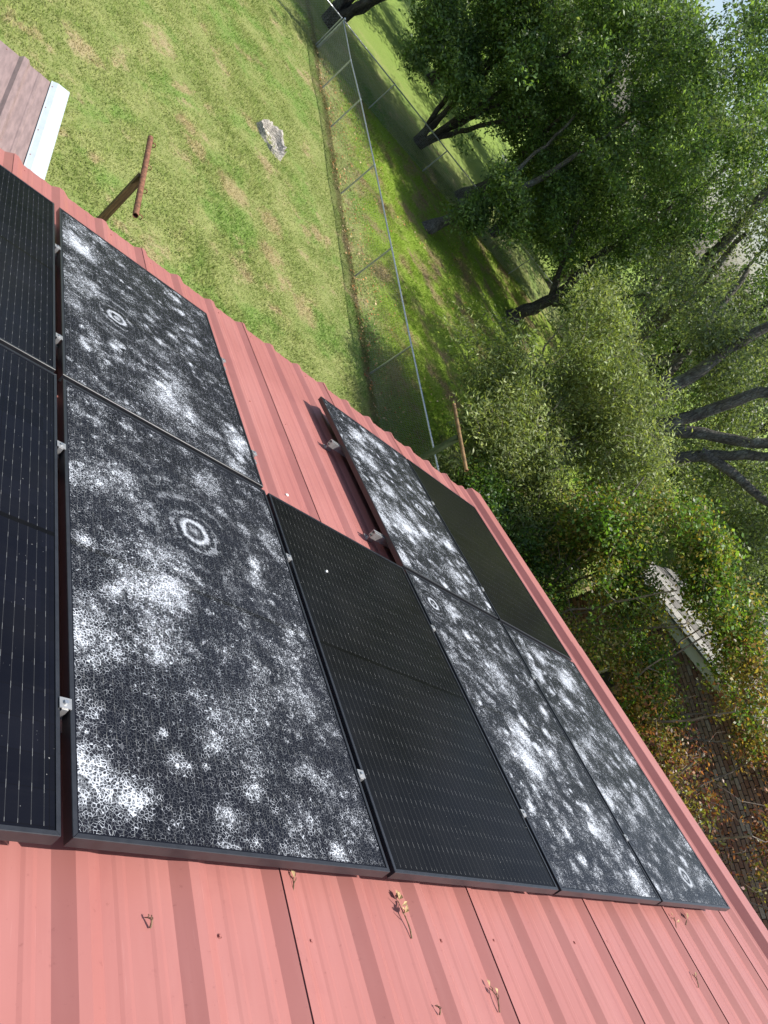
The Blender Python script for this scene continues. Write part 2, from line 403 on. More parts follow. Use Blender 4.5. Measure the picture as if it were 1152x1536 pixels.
    if rings is not None: white = white.max(rings * 1.15 * (rough_.step(0.28, 0.58) * 0.7 + 0.3) * (M.voro(q.outputs[0], 170.0).step(0.0, 0.16) * -0.35 + 1.0))
    inx = (x - W_ / 2).abs().lt(W_ / 2 - 0.016); iny = (y + L_ / 2).abs().lt(L_ / 2 - 0.016)
    white = (white * inx * iny).clamp()
    col = M.mix(0.010, col, (0.3, 0.32, 0.32))
    col = M.mix(white * 0.92, col, (0.68, 0.72, 0.77))
    M.set(Base_Color=col); glass_common(M, white * 0.35 + 0.20)
    M.bump(white, 0.25, 0.002); return M.m

# ================================================================== SETTING
# ground: one sheet to the horizon
n = 90
gx = np.concatenate([[-420, -200, -90, -45], np.linspace(-25, 45, n), [70, 120, 220, 420]])
gy = np.concatenate([[-420, -200, -90, -40], np.linspace(-22, 48, n), [75, 130, 230, 420]])
X, Y = np.meshgrid(gx, gy); Zg = GZ + 0.03 * np.sin(X * 0.9 + 1.2 * np.sin(Y * 0.5)) * np.cos(Y * 0.7) + 0.012 * np.sin(X * 3.1 + Y * 2.3)
def ground_z(x, y): return GZ + 0.03 * np.sin(x * 0.9 + 1.2 * np.sin(y * 0.5)) * np.cos(y * 0.7) + 0.012 * np.sin(x * 3.1 + y * 2.3)
gv = np.stack([X, Y, Zg], -1).reshape(-1, 3); k = len(gx)
I = (np.arange(len(gy) - 1)[:, None] * k + np.arange(k - 1)[None]).ravel()
me = npmesh('ground', gv, np.stack([I, I + 1, I + k + 1, I + k], -1), smooth=True)
o = put('ground', me, ground_mat()); tagp(o, 'mown green lawn with dry patches', None, None, 'structure')

# ------------------------------------------------------------------ garage: red ribbed metal roof
HF, RH = -0.125, 0.024                     # sheet level below the panel tops, rib height
V0, VR = -0.72, 6.2                        # eave and ridge, metres up the slope
garage = thing('metal_garage', (1.0, -2.5, GZ), 'red ribbed metal roof garage carrying the black solar panels', 'garage')
def sheet_profile(width, last=False):
    p = [(-0.012, RH + 0.0045), (0.015, RH + 0.004), (0.058, 0.002)]
    for c in (0.0, 0.305, 0.61):
        if c: p += [(c - 0.058, 0), (c - 0.015, RH), (c + 0.015, RH), (c + 0.058, 0)]
        for m in (0.108, 0.197): p += [(c + m - 0.018, 0), (c + m - 0.008, 0.0022), (c + m + 0.008, 0.0022), (c + m + 0.018, 0)]
    p += [(0.915 - 0.058, 0), (0.915 - 0.015, RH), (0.915 + 0.012, RH)]
    return [(a, b) for a, b in p if a <= width]
U0 = 0.695
ys = [-(V0 + (VR - V0) * i / 12) for i in range(13)][::-1]
full = extrude('roof_sheet', sheet_profile(2), 0, 0, 0.0012, ys)
part_ = extrude('roof_sheet', sheet_profile(0.47), 0, 0, 0.0012, ys)
screwm = tubes('screw', [([(0, 0, 0), (0, 0, 0.0015)], [0.0065, 0.0065]), ([(0, 0, 0.0015), (0, 0, 0.005)], [0.004, 0.0035]), ([(0, 0, 0.005), (0, 0, 0.0052)], [0.0035, 0.0002])], 7)
for i in range(-5, 5):
    s = put('roof_sheet', full if i < 4 else part_, MRED, garage, ROOF @ T(U0 + 0.915 * i, 0, HF))
    if -2 <= i:
        for v in (-0.62, 0.62, 1.86, 3.86, 5.1):
            for c in ((0.072, 0.677) if i < 4 else (0.072,)):
                if v > 3 or v < 0 or 1.15 < U0 + .915 * i + c < 2.0:
                    put('screw', screwm, MRED, s, ROOF @ T(U0 + 0.915 * i + c + random.uniform(-.006, .006), -v + random.uniform(-.015, .015), HF))
# other slope
ridge = ROOF @ Vector((0, -VR, HF)); RB = T(0, ridge.y, ridge.z) @ Matrix.Rotation(math.pi, 4, 'Z') @ Matrix.Rotation(-TH, 4, 'X')
yb = [0.0, 3.0, 6.9]
fb = extrude('roof_sheet', sheet_profile(2), 0, 0, 0.0012, yb); pb = extrude('roof_sheet', sheet_profile(0.47), 0, 0, 0.0012, yb)
for i in range(-5, 5):
    put('roof_sheet', fb, MRED, garage, RB @ T(-(U0 + 0.915 * i) - 0.915, 0, 0))
put('ridge_cap', mesh('ridge_cap', [(-3.9, -0.22, -0.026), (5.02, -0.22, -0.026), (-3.9, 0, 0.05), (5.02, 0, 0.05), (-3.9, 0.22, -0.026), (5.02, 0.22, -0.026)], [(0, 1, 3, 2), (2, 3, 5, 4)]), MRED, garage, T(0, ridge.y, ridge.z))
# rake trim in lapped lengths
prof = [(4.735, HF + 0.004), (4.752, HF + 0.012), (4.79, HF + 0.062), (4.80, HF + 0.064), (4.955, HF + 0.066), (4.962, HF + 0.060), (4.962, HF - 0.11), (4.945, HF - 0.12)]
for a, b, dz in ((-0.74, 1.47, 0.0), (1.42, 4.5, 0.003), (4.45, VR, 0.0)):
    put('rake_trim', extrude('rake_trim', [(u + dz, h + dz) for u, h in prof], -b, -a, 0.0015), MRED, garage, ROOF)
put('rake_trim', extrude('rake_trim', [(u, h - HF) for u, h in prof], -0.05, 6.9, 0.0015), MRED, garage, T(0, ridge.y, ridge.z) @ Matrix.Rotation(TH, 4, 'X') @ Matrix.Scale(-1, 4, (0, 1, 0)))
# walls under the roof
def wall_sheet(name, length, h):
    p = []
    x = 0
    while x < length:
        p += [(x, 0), (x + 0.20, 0), (x + 0.22, 0.025), (x + 0.26, 0.025), (x + 0.28, 0)]; x += 0.305
    p = [q for q in p if q[0] <= length] + [(length, 0)]
    return extrude(name, p, 0, h, 0.002)
eave = ROOF @ Vector((0, -V0, HF))
put('wall', wall_sheet('wall', 8.5, eave.z - GZ + 0.02), MRED, garage, T(4.75, eave.y - 0.35, GZ) @ Matrix.Rotation(math.pi / 2, 4, 'X') @ Matrix.Rotation(math.pi, 4, 'Y'))
ga = [(4.75, eave.y - 0.35, GZ), (4.75, -12.0, GZ), (4.75, -12.0, eave.z), (4.75, ridge.y, ridge.z - 0.03), (4.75, eave.y - 0.35, eave.z + 0.08)]
put('wall', mesh('wall', ga, [(0, 1, 2, 3, 4)]), MRED, garage)
put('wall', mesh('wall', [(-3.75, y, z) for x, y, z in ga], [(4, 3, 2, 1, 0)]), MRED, garage)

# ------------------------------------------------------------------ brown lean-to roof below the eave
lt = thing('lean_to', (-1.5, 2.4, GZ), 'low brown ribbed metal lean-to roof with white edge trim below the red eave', 'lean-to')
LZ = -1.05; LY0, LY1 = 0.55, 3.36; LM = T(0, LY0, LZ) @ Matrix.Rotation(-0.07, 4, 'X')
lp = []
for i in range(9):
    c = -0.225 - 0.40 * i
    lp = [(c - 0.05, 0), (c - 0.022, 0.032), (c + 0.022, 0.032), (c + 0.05, 0), (c + 0.125, 0), (c + 0.135, 0.004), (c + 0.155, 0.004), (c + 0.165, 0)] + lp
for i in range(3):
    seg = lp[max(0, len(lp) - 24 * (i + 1) - 1): len(lp) - 24 * i]
    if i == 0: seg = seg + [(0.06, 0)]
    put('roof_sheet', extrude('roof_sheet', seg, 0, LY1 - LY0, 0.0015), MBRN, lt, LM @ T(0, 0, -0.002 * i))
    for xx in np.arange(seg[0][0] + 0.08, seg[-1][0], 0.2):
        for yy in (LY1 - LY0 - 0.06, 1.4): put('screw', screwm, MBRN, lt, LM @ T(xx, yy, 0.0))
put('edge_trim', extrude('edge_trim', [(0.02, 0.012), (0.032, 0.014), (0.072, 0.032), (0.183, 0.036), (0.187, 0.030), (0.187, -0.10)], -0.02, LY1 - LY0 + 0.02, 0.0015), MWHT, lt, LM)
for yy in np.arange(0.2, LY1 - LY0, 0.42): put('screw', screwm, MGAL, lt, LM @ T(0.038, yy, 0.018))
for px in (-3.3, -0.05):
    put('post', boxes('post', [(px - 0.05, px + 0.05, LY1 - 0.15, LY1 - 0.05, GZ - 0.05, LZ - 0.20)]), MTIMB, lt)
put('beam', boxes('beam', [(-3.5, 0.04, LY1 - 0.14, LY1 - 0.06, LZ - 0.35, LZ - 0.205)]), MTIMB, lt)

# ------------------------------------------------------------------ neighbour's brick house
HX = 13.2
house = thing('brick_house', (HX + 3, -3, GZ), 'brown brick house with pale sage fascia and weathered grey roof', 'house')
SL, KX, XF = 0.345, 0.25, 18.9
def rake_z(y, x=HX - 0.3): return -0.11 - SL * y + KX * (x - HX + 0.3)
ye, yr = 3.8, -4.5
wl = [(HX + 0.03, ye - 0.4, GZ), (HX + 0.03, -12.0, GZ), (HX + 0.03, -12.0, rake_z(ye - .4)), (HX + 0.03, yr, rake_z(yr) - .12), (HX + 0.03, ye - 0.4, rake_z(ye - 0.4) - .12)]
wb = [(XF - 0.3, y, z + (KX * (XF - HX) if i > 1 else 0)) for i, (x, y, z) in enumerate(wl)]
put('wall', mesh('wall', wl + wb, [(0, 1, 2, 3, 4), (9, 8, 7, 6, 5), (0, 4, 9, 5), (1, 6, 7, 2)]), MMORT, house)
BL, BH, JL = 0.200, 0.062, 0.013
bm = bevbox('brick', -BL / 2, BL / 2, -BH / 2, BH / 2, 0, 0.045, 0.004)
RBK = Matrix.Rotation(-math.pi / 2, 4, 'Y')
RBK = Matrix(((0, 0, -1, 0), (1, 0, 0, 0), (0, -1, 0, 0), (0, 0, 0, 1)))   # local x along the wall, local z out of it (-x)
spots = []
row = 0; z = GZ + 0.06
wy0, wy1, wz0, wz1 = 0.40, 1.60, -2.75, -1.75     # window opening
while z < 1.2:
    yy = -4.4 + (0.5 * (BL + JL) if row % 2 else 0)
    while yy < ye - 0.5:
        if z < rake_z(yy) - 0.16 and not (wy0 - .12 < yy < wy1 + .12 and wz0 - .05 < z < wz1 + .05): spots.append((yy, z))
        yy += BL + JL
    z += BH + JL; row += 1
spots = np.array(spots)
key = np.hypot(spots[:, 0] + 1.3, (spots[:, 1] + 0.9) * 1.0); order = np.argsort(key)
for i in order[:300]:
    put('brick', bm, MBRK, house, T(HX + 0.028 + random.uniform(-.004, .002), spots[i, 0] + random.uniform(-.004, .004), spots[i, 1]) @ RBK)
bs = [(HX - 0.015, HX + 0.029, a - BL / 2, a + BL / 2, b - BH / 2, b + BH / 2) for a, b in spots[order[300:]]]
tagp(put('brickwork', boxes('brickwork', bs), MBRK, house), None, None, None, 'stuff')
# rake fascia, trim, roof ribs
def slope_box(name, y0, y1, x0, x1, d0, d1):
    vs = []
    for x in (x0, x1):
        for y in (y0, y1):
            for d in (d0, d1): vs.append((x, y, rake_z(y, x) + d))
    return mesh(name, vs, [(0, 1, 3, 2), (4, 6, 7, 5), (0, 2, 6, 4), (1, 5, 7, 3), (0, 4, 5, 1), (2, 3, 7, 6)])
put('fascia', slope_box('fascia', ye, yr, HX - 0.32, HX - 0.29, -0.20, 0.0), MFASC, house)
put('drip_edge', slope_box('drip_edge', ye + 0.02, yr, HX - 0.345, HX - 0.19, 0.003, 0.05), MDKGR, house)
put('soffit', slope_box('soffit', ye, yr, HX - 0.29, HX - 0.02, -0.13, -0.11), MFASC, house)
roof = put('roof', slope_box('roof', ye + 0.05, yr, HX - 0.19, XF, 0.0, 0.045), MHRF, house)
xs = HX - 0.18
while xs < XF - 0.3:
    wd_ = random.uniform(0.09, 0.32); lift = random.uniform(0.0, 0.03)
    put('roof_board', slope_box('roof_board', ye + random.uniform(0.03, 0.16), yr, xs, xs + wd_, 0.047, 0.055 + lift), MHRF, roof); xs += wd_ + random.uniform(0.003, 0.02)
bz = [(HX - 0.3, yr, rake_z(yr) + 0.05), (XF, yr, rake_z(yr, XF) + 0.05), (XF, -12.6, rake_z(yr, XF) - SL * 8.1), (HX - 0.3, -12.6, rake_z(yr) - SL * 8.1)]
put('roof', mesh('roof', bz, [(0, 3, 2, 1)]), MHRF, house)
win = put('window', boxes('window', [(HX - 0.005, HX + 0.02, wy0 + 0.06, wy1 - 0.06, wz0 + 0.06, wz1 - 0.06)]), MDKGR, house)
put('frame', boxes('frame', [(HX - 0.05, HX + 0.02, wy0, wy0 + 0.07, wz0, wz1), (HX - 0.05, HX + 0.02, wy1 - 0.07, wy1, wz0, wz1), (HX - 0.05, HX + 0.02, wy0 + 0.07, wy1 - 0.07, wz0, wz0 + 0.07), (HX - 0.05, HX + 0.02, wy0 + 0.07, wy1 - 0.07, wz1 - 0.07, wz1), (HX - 0.04, HX + 0.01, wy0 + 0.07, wy1 - 0.07, (wz0 + wz1) / 2 - .02, (wz0 + wz1) / 2 + .02)]), MFASC, win)
put('sill', boxes('sill', [(HX - 0.09, HX + 0.02, wy0 - 0.06, wy1 + 0.06, wz0 - 0.07, wz0 - 0.002)]), MFASC, win)
gm = Mat('window_glass').set(Base_Color=(0.05, 0.055, 0.05), Roughness=0.06).m
for a, b in ((wz0 + .07, (wz0 + wz1) / 2 - .02), ((wz0 + wz1) / 2 + .02, wz1 - .07)):
    put('pane', boxes('pane', [(HX - 0.02, HX - 0.008, wy0 + 0.07, wy1 - 0.07, a, b)]), gm, win)

# ================================================================== SOLAR PANELS
FD, FW = 0.035, 0.011
def rail_mesh(length):
    """one frame side along x, mitred ends; bare metal shows on the cut ends"""
    c = 0.0012; vs = []
    prof = [(0, -FD), (0, -c), (c, 0), (FW, 0), (FW, -0.0022), (FW + .001, -0.006), (FW + .016, -FD)]
    for s in (0, 1):
        for y, z in prof:
            g = 0.0008; vs.append((y + g if s == 0 else length - y - g, -y, z))
    n = len(prof); fs = [(i, i + 1, n + i + 1, n + i) for i in range(n - 1)] + [tuple(range(n))[::-1], tuple(range(n, 2 * n))]
    return mesh('frame_rail', vs, fs, fmat=[0] * (n - 1) + [1, 1])
rl, rs = rail_mesh(W_), rail_mesh(L_)
for m in (rl, rs): m.materials.append(MFRM); m.materials.append(MALU)
def glass_mesh(): return boxes('glass', [(FW - 0.003, W_ - FW + 0.003, -L_ + FW - 0.003, -FW + 0.003, -0.008, -0.0028)])
GU, GV = 0.0236, 0.0305
def solar_panel(u, v, label, group, mat, tilt=(0, 0, 0)):
    base = ROOF @ T(u, -v, 0) @ Matrix.Rotation(tilt[0], 4, 'X') @ Matrix.Rotation(tilt[1], 4, 'Y') @ T(0, 0, tilt[2])
    t = thing('solar_panel', None, label, 'solar panel', group, base)
    put('glass', glass_mesh(), mat, t, base)
    put('frame_rail', rl, None, t, base)
    put('frame_rail', rl, None, t, base @ T(W_, -L_, 0) @ Matrix.Rotation(math.pi, 4, 'Z'))
    put('frame_rail', rs, None, t, base @ T(W_, 0, 0) @ Matrix.Rotation(-math.pi / 2, 4, 'Z'))
    put('frame_rail', rs, None, t, base @ T(0, -L_, 0) @ Matrix.Rotation(math.pi / 2, 4, 'Z'))
    put('backsheet', boxes('backsheet', [(FW + .001, W_ - FW - .001, -L_ + FW + .001, -FW - .001, -0.012, -0.0085)]), MBLK, t, base)
    return t
PU = W_ + GU; R1 = L_ + GV
GRP = 'solar panels on the red roof'
solar_panel(-0.030 - W_, 0, 'intact dark panel at the eave, next to the shattered panel above the lean-to', GRP, clean_panel_mat(1))
solar_panel(-0.026 - W_, R1, 'intact blue-black panel beside the large shattered panel with a white bullseye', GRP, clean_panel_mat(2))
solar_panel(0, 0, 'shattered panel at the eave with an empty bay beside it, oval crater and dark smudge', GRP,
            cracked_panel_mat(3, [(0.30, -0.99, 0.22, 0.045, 3)], 1.15, [(0.10, -0.35, 0.22, .5), (0.12, -0.85, 0.2, .4), (0.55, -1.55, 0.26, .55), (0.85, -0.62, 0.08, .5), (0.62, -1.30, 0.16, .35)]))
solar_panel(0, R1, 'largest looking shattered panel with a bright white bullseye ring of cracks', GRP,
            cracked_panel_mat(4, [(0.528, -0.59, 0.26, 0.055, 3)], 1.0, [(0.23, -0.46, 0.13, .6), (0.10, -0.55, 0.15, .4), (0.28, -1.0, 0.24, .45), (0.05, -1.25, 0.22, .6), (0.5, -1.45, 0.18, .4), (0.05, -1.72, 0.17, .6), (0.8, -0.72, 0.09, .5), (0.3, -1.22, 0.15, .4)]))
solar_panel(PU, R1, 'intact black panel between two shattered panels, white speck on its glass', GRP, clean_panel_mat(5))
solar_panel(2 * PU, R1, 'shattered panel with concentric crack rings beside the intact black panel', GRP,
            cracked_panel_mat(6, [(0.15, -0.21, 0.17, 0.035, 5)], 1.45, [(0.5, -0.6, 0.25, .35), (0.35, -1.2, 0.25, .4), (0.75, -1.5, 0.2, .4)]))
solar_panel(3 * PU, R1, 'shattered panel along the roof edge trim with a small crater near its upslope end', GRP,
            cracked_panel_mat(8, [(0.58, -1.69, 0.12, 0.05, 2)], 1.4, [(0.6, -0.3, 0.25, .35), (0.3, -0.9, 0.2, .3)]))
solar_panel(2 * PU, 0, 'shattered panel on exposed rails at the eave beside the empty bay, casting shadow', GRP,
            cracked_panel_mat(9, [(0.74, -0.88, 0.22, 0.045, 3)], 1.5, [(0.25, -0.6, 0.25, .4), (0.3, -1.3, 0.3, .5), (0.7, -1.6, 0.2, .4)]))
solar_panel(3 * PU, 0, 'intact black panel in the far corner of the roof by the edge trim', GRP, clean_panel_mat(11))

# rails, feet and clamps
def mount_rail(u0, u1, v, label):
    base = ROOF @ T(u0, -v, HF)
    t = thing('mounting_rail', None, label, 'rail', 'aluminium mounting rails under the panels', base)
    z0, z1 = -FD - 0.046 - HF, -FD - 0.0005 - HF; L = u1 - u0
    b = [(0, L, -0.017, -0.014, z0, z1), (0, L, 0.014, 0.017, z0, z1), (0.0, L, -0.0138, 0.0138, z0, z0 + 0.003), (0, L, -0.0138, -0.004, z1 - 0.003, z1), (0, L, 0.004, 0.0138, z1 - 0.003, z1)]
    put('extrusion', boxes('extrusion', b), MALU, t, base)
    u = 0.045
    while u < L:
        ub = round((u + u0 - U0) / 0.305) * 0.305 + U0 + 0.07 - u0 if u > 0.1 else u
        fb = [(ub - 0.022, ub + 0.022, 0.020, 0.075, 0.0015, 0.007), (ub - 0.022, ub + 0.022, 0.0175, 0.0225, 0.0075, z1 - 0.004)]
        f = put('foot', boxes('foot', fb), MALU, t, base)
        put('bolt', tubes('bolt', [([(ub, 0.05, 0.007), (ub, 0.05, 0.016)], [.009, .009]), ([(ub, 0.05, 0.016), (ub, 0.05, 0.0162)], [.009, .0005]), ([(ub, 0.0225, z0 + .02), (ub, 0.034, z0 + .02)], [.008, .008])], 6), MGAL, f, base)
        u += 1.2
    return t
for v, nm in ((0.61, 'lower'), (1.565, 'upper')):
    mount_rail(-1.1, 1.10, v, f'mounting rail under the eave panels above the lean-to, {nm} of the pair')
    mount_rail(2.045, 4.26, v, f'mounting rail poking out beside the empty bay, {nm} of the pair')
for v, nm in ((2.34, 'lower'), (3.40, 'upper')):
    mount_rail(-1.1, 4.26, v, f'long mounting rail under the upslope row of panels, {nm} of the pair')
cm = boxes('top', [(-0.0155, 0.0155, -0.015, 0.015, 0.0015, 0.0045)]); cs = boxes('stem', [(-0.008, 0.008, -0.018, 0.018, -0.034, 0.0012)])
cbm = tubes('bolt', [([(0, 0, 0.0045), (0, 0, 0.010)], [.006, .006]), ([(0, 0, 0.010), (0, 0, 0.0101)], [.006, .0004])], 6)
def clamp(u, v, label, end=False):
    base = ROOF @ T(u, -v, 0)
    t = thing('panel_clamp', None, label, 'clamp', 'clamps holding the panel frames', base)
    put('top', cm, MALU, t, base); put('stem', cs, MALU, t, base); put('bolt', cbm, MGAL, t, base)
gapx = [-0.014, W_ + GU / 2, 2 * PU - GU / 2, 3 * PU - GU / 2]
for v in (2.34, 3.40):
    for g, nm in zip(gapx, ('beside the blue-black panel and bullseye panel', 'between the bullseye panel and intact black panel', 'between the intact black panel and ringed panel', 'between the two upslope shattered panels')):
        clamp(g, v, ('lower' if v < 3 else 'upper') + ' aluminium clamp in the gap ' + nm)
for v in (0.61, 1.565):
    clamp(-0.016, v, ('lower' if v < 1 else 'upper') + ' small aluminium clamp in the gap between the eave panels above the lean-to')
    clamp(W_ + 0.012, v, ('lower' if v < 1 else 'upper') + ' small aluminium end clamp on the shattered panel edge facing the empty bay')
    clamp(3 * PU - GU / 2, v, ('lower' if v < 1 else 'upper') + ' small aluminium clamp between the shattered and intact eave panels beyond the empty bay')
# white stones
def pebble(mat_w, r, label):
    a = np.linspace(0, 2 * np.pi, 8, endpoint=False); vs = []
    for z, s in ((0, 0.8), (0.5, 1.0), (1.0, 0.55)):
        vs += [(r * s * math.cos(q) * random.uniform(.8, 1.2), r * s * math.sin(q) * random.uniform(.8, 1.2), r * z) for q in a]
    fs = [(i, (i + 1) % 8, 8 + (i + 1) % 8, 8 + i) for i in range(8)] + [(8 + i, 8 + (i + 1) % 8, 16 + (i + 1) % 8, 16 + i) for i in range(8)] + [tuple(range(16, 24)), tuple(range(8))[::-1]]
    tagp(put('pebble', mesh('pebble', vs, fs), MPEB, None, mat_w), label, 'pebble')
pebble(ROOF @ T(1.308, -2.303, -0.0028), 0.0075, 'tiny white pebble lying on the intact black panel')
pebble(ROOF @ T(1.40, -1.55, HF), 0.010, 'tiny white pebble on bare red roof in the empty bay')

# twigs and dead leaves on the roof
def twig(u, v, ang, ln, nleaf, label, lift=0.012):
    base = ROOF @ T(u, -v, HF + 0.0005) @ Matrix.Rotation(ang, 4, 'Z')
    ln *= 0.85; t = thing('dry_twig', None, label, 'twig', 'dry twigs fallen on the red roof', base)
    a = np.linspace(0, 1, 6)
    p = np.stack([a * ln, 0.06 * ln * np.sin(a * 5 + u * 9), 0.004 + lift * np.sin(a * 3.1)], -1)
    lst = [(p, np.linspace(0.003, 0.0012, 6))]
    for i in (2, 3, 4):
        d = np.array([0.22, random.choice((-1, 1)) * random.uniform(.12, .25), 0.06]) * ln
        lst.append((np.stack([p[i], p[i] + d * .5 + [0, 0, .004], p[i] + d]), [.0018, .0014, .0009]))
    put('stem', tubes('stem', lst, 5), MTWIG, t, base)
    for i in range(nleaf):
        q = p[random.randint(2, 5)]; l_ = random.uniform(.016, .030); b = random.uniform(-1.2, 1.2)
        d = Vector((math.cos(b), math.sin(b), random.uniform(0, .7))); sd = Vector((-math.sin(b), math.cos(b), random.uniform(-.5, .5)))
        o_ = Vector(q) + Vector((0, 0, .006)); m_ = o_ + d * l_ * .5
        put('leaf', mesh('leaf', [o_, m_ + sd * l_ * .28 + Vector((0, 0, .004)), o_ + d * l_, m_ - sd * l_ * .28 + Vector((0, 0, .005)), m_], [(0, 4, 1), (1, 4, 2), (2, 4, 3), (3, 4, 0)]), MDRY, t, base)
twig(1.203, 3.865, 1.6, 0.135, 9, 'leafy dry oak twig below the intact black panel')
twig(0.735, 3.755, 1.75, 0.07, 2, 'short dead leaf twig beside a roof seam under the bullseye panel', 0.02)
twig(0.262, 3.848, 2.1, 0.030, 0, 'tiny curled twig alone on the wide red sheet below the bullseye panel')
twig(1.545, 4.085, 1.75, 0.085, 2, 'bent twig with pale tip beside a dark roof seam')
twig(1.222, 4.075, 1.9, 0.03, 0, 'tiny forked dark twig on red roof, furthest upslope of the twigs')
twig(3.52, 3.80, 1.2, 0.075, 2, 'small tan leaf twig below the cratered panel at the roof edge')
twig(3.70, 3.78, 1.0, 0.09, 1, 'thin pale twig below the cratered panel near the edge trim')
twig(3.36, 4.075, 1.3, 0.07, 1, 'dark little twig in a rib valley upslope of the roof edge panel')

# ================================================================== YARD THINGS
def t_post(x, y, ztop, half, mpost, mbar, label, sq):
    t = thing('clothesline_post', (x, y, GZ), label, 'clothesline post', 'pair of T-shaped clothesline posts')
    put('post', boxes('post', [(x - sq, x + sq, y - sq, y + sq, GZ - 0.1, ztop - 0.04)]), mpost, t)
    n = 14; a = np.linspace(0, 2 * np.pi, n, endpoint=False); vs = []
    ro, ri = 0.034, 0.028
    for yy, r in ((y - half, ri), (y - half, ro), (y + half, ro), (y + half, ri)):
        vs += [(x + r * math.cos(q), yy, ztop + r * math.sin(q)) for q in a]
    fs = []
    for k_ in range(4):
        k2 = (k_ + 1) % 4
        for i in range(n): fs.append((k_ * n + i, k_ * n + (i + 1) % n, k2 * n + (i + 1) % n, k2 * n + i))
    put('crossbar', mesh('crossbar', vs, fs), mbar, t)
    for f in (-0.92, -0.3, 0.3, 0.92):
        q = np.linspace(0, 4.6, 9); hk = np.stack([x + 0.034 + 0.028 * (1 - np.cos(q)) , np.full(9, y + half * f), ztop - 0.02 + 0.028 * np.sin(q)], -1)
        put('hook', tubes('hook', [(hk, 0.006)], 6), MRUST, t)
t_post(1.40, 4.47, -2.0, 0.83, MPOST, MRUST, 'T-shaped clothesline post, brown timber with rusty pipe crossbar, on the open lawn', 0.042)
t_post(7.96, 4.42, -2.0, 0.78, MGRNP, MWOODB, 'T-shaped clothesline post, green upright with tan crossbar, beside the chain-link fence', 0.045)

# hollow stump
def stump():
    N = 42; a = np.linspace(0, 2 * np.pi, N, endpoint=False)
    n1 = 1 + 0.10 * np.sin(3 * a + 1) + 0.06 * np.sin(7 * a) + 0.02 * rng.normal(size=N)
    top = 0.20 + 0.09 * np.cos(a - 0.6) + 0.03 * np.sin(5 * a) + 0.018 * rng.normal(size=N)
    rx, ry = 0.27, 0.43; vs = []
    for r, z in ((1.22, 0 * a - 0.06), (1.06, 0.35 * top), (0.98, top), (0.84 + 0.03 * rng.normal(size=N), top - 0.03), (0.66, 0.35 * top), (0.40, 0 * a + 0.03), (0.02, 0 * a + 0.02)):
        vs += np.stack([rx * r * n1 * np.cos(a), ry * r * n1 * np.sin(a), z + 0 * a], -1).tolist()
    fs = [(k_ * N + i, k_ * N + (i + 1) % N, (k_ + 1) * N + (i + 1) % N, (k_ + 1) * N + i) for k_ in range(6) for i in range(N)]
    b = T(5.15, 12.95, GZ) @ Matrix.Rotation(0.75, 4, 'Z'); 
    t = thing('tree_stump', None, 'hollow grey weathered tree stump in the middle of the lawn', 'stump', None, b)
    put('wood', mesh('wood', vs, fs), MSTUMP, t, b)
    for i in range(9):
        q = random.uniform(0, 6.28); rr = random.uniform(0.75, 1.0); c_ = (rx * rr * math.cos(q), ry * rr * math.sin(q)); h_ = random.uniform(.12, .22); s_ = random.uniform(.03, .07)
        put('splinter', mesh('splinter', [(c_[0] - s_, c_[1] - s_ * .5, 0), (c_[0] + s_, c_[1] - s_, 0), (c_[0], c_[1] + s_ * 1.5, 0), (c_[0] + random.uniform(-.05, .05), c_[1] + random.uniform(-.05, .05), h_)], [(0, 1, 3), (1, 2, 3), (2, 0, 3), (2, 1, 0)]), MSTUMP, t, b)
stump()

# ------------------------------------------------------------------ chain-link fences
def chain_link(p0, p1, z0, h):
    p0 = np.array(p0, float); p1 = np.array(p1, float); L = np.linalg.norm(p1 - p0); d = (p1 - p0) / L
    pitch = 0.062; N = int(L / pitch); K = int(h / (pitch / 2 * 1.05)); r = 0.0032
    k_ = np.arange(K + 1); zz = k_ * (h / K)
    nrm = np.array([-d[1], d[0]])
    vs, fs = [], []
    i = np.arange(N)[:, None]; zig = np.where((k_[None] % 2) == 0, 0.0, 1.0) * pitch * 1.02 - 0.01 * pitch
    s = i * pitch + zig; off = np.where((k_[None] % 2) == 0, 0.002, -0.002) + 0 * i
    C = np.stack([p0[0] + d[0] * s + nrm[0] * off, p0[1] + d[1] * s + nrm[1] * off, z0 + zz[None] + 0 * i], -1)
    ang = np.array([0, 2.094, 4.189])
    ring = np.stack([np.cos(ang)[:, None] * np.array([d[0], d[1], 0])[None] * r + np.sin(ang)[:, None] * np.array([nrm[0], nrm[1], 0])[None] * r])[0]
    Vv = (C[:, :, None, :] + ring[None, None]).reshape(-1, 3)
    base = (np.arange(N)[:, None, None] * (K + 1) + np.arange(K)[None, :, None]) * 3; j = np.arange(3)[None, None]; j2 = (j + 1) % 3
    F = np.stack([base + j, base + j2, base + 3 + j2, base + 3 + j], -1).reshape(-1, 4)
    return npmesh('wire_mesh', Vv, F)
def fence(name, pts, corner, label, h=1.15, top_extra=0.02):
    t = thing(name, (pts[0][0], pts[0][1], GZ), label, 'fence')
    for i, (x, y) in enumerate(pts):
        r = 0.036 if i in corner else 0.024
        zt = GZ + h + (0.07 if i in corner else -0.01)
        po = put('post', rod('post', (x, y, GZ - 0.1), (x, y, zt), r, 12), MGAL, t)
        put('cap', tubes('cap', [([(x, y, zt), (x, y, zt + 0.02), (x, y, zt + 0.04)], [r * 1.12, r * 1.0, 0.003])], 10), MGAL, po)
    for i in range(len(pts) - 1):
        a, b = pts[i], pts[i + 1]
        put('top_rail', rod('top_rail', (a[0], a[1], GZ + h), (b[0], b[1], GZ + h), 0.021, 10), MGAL, t)
        put('wire_mesh', chain_link(a, b, GZ + 0.03, h + 0.0), MGAL, t)
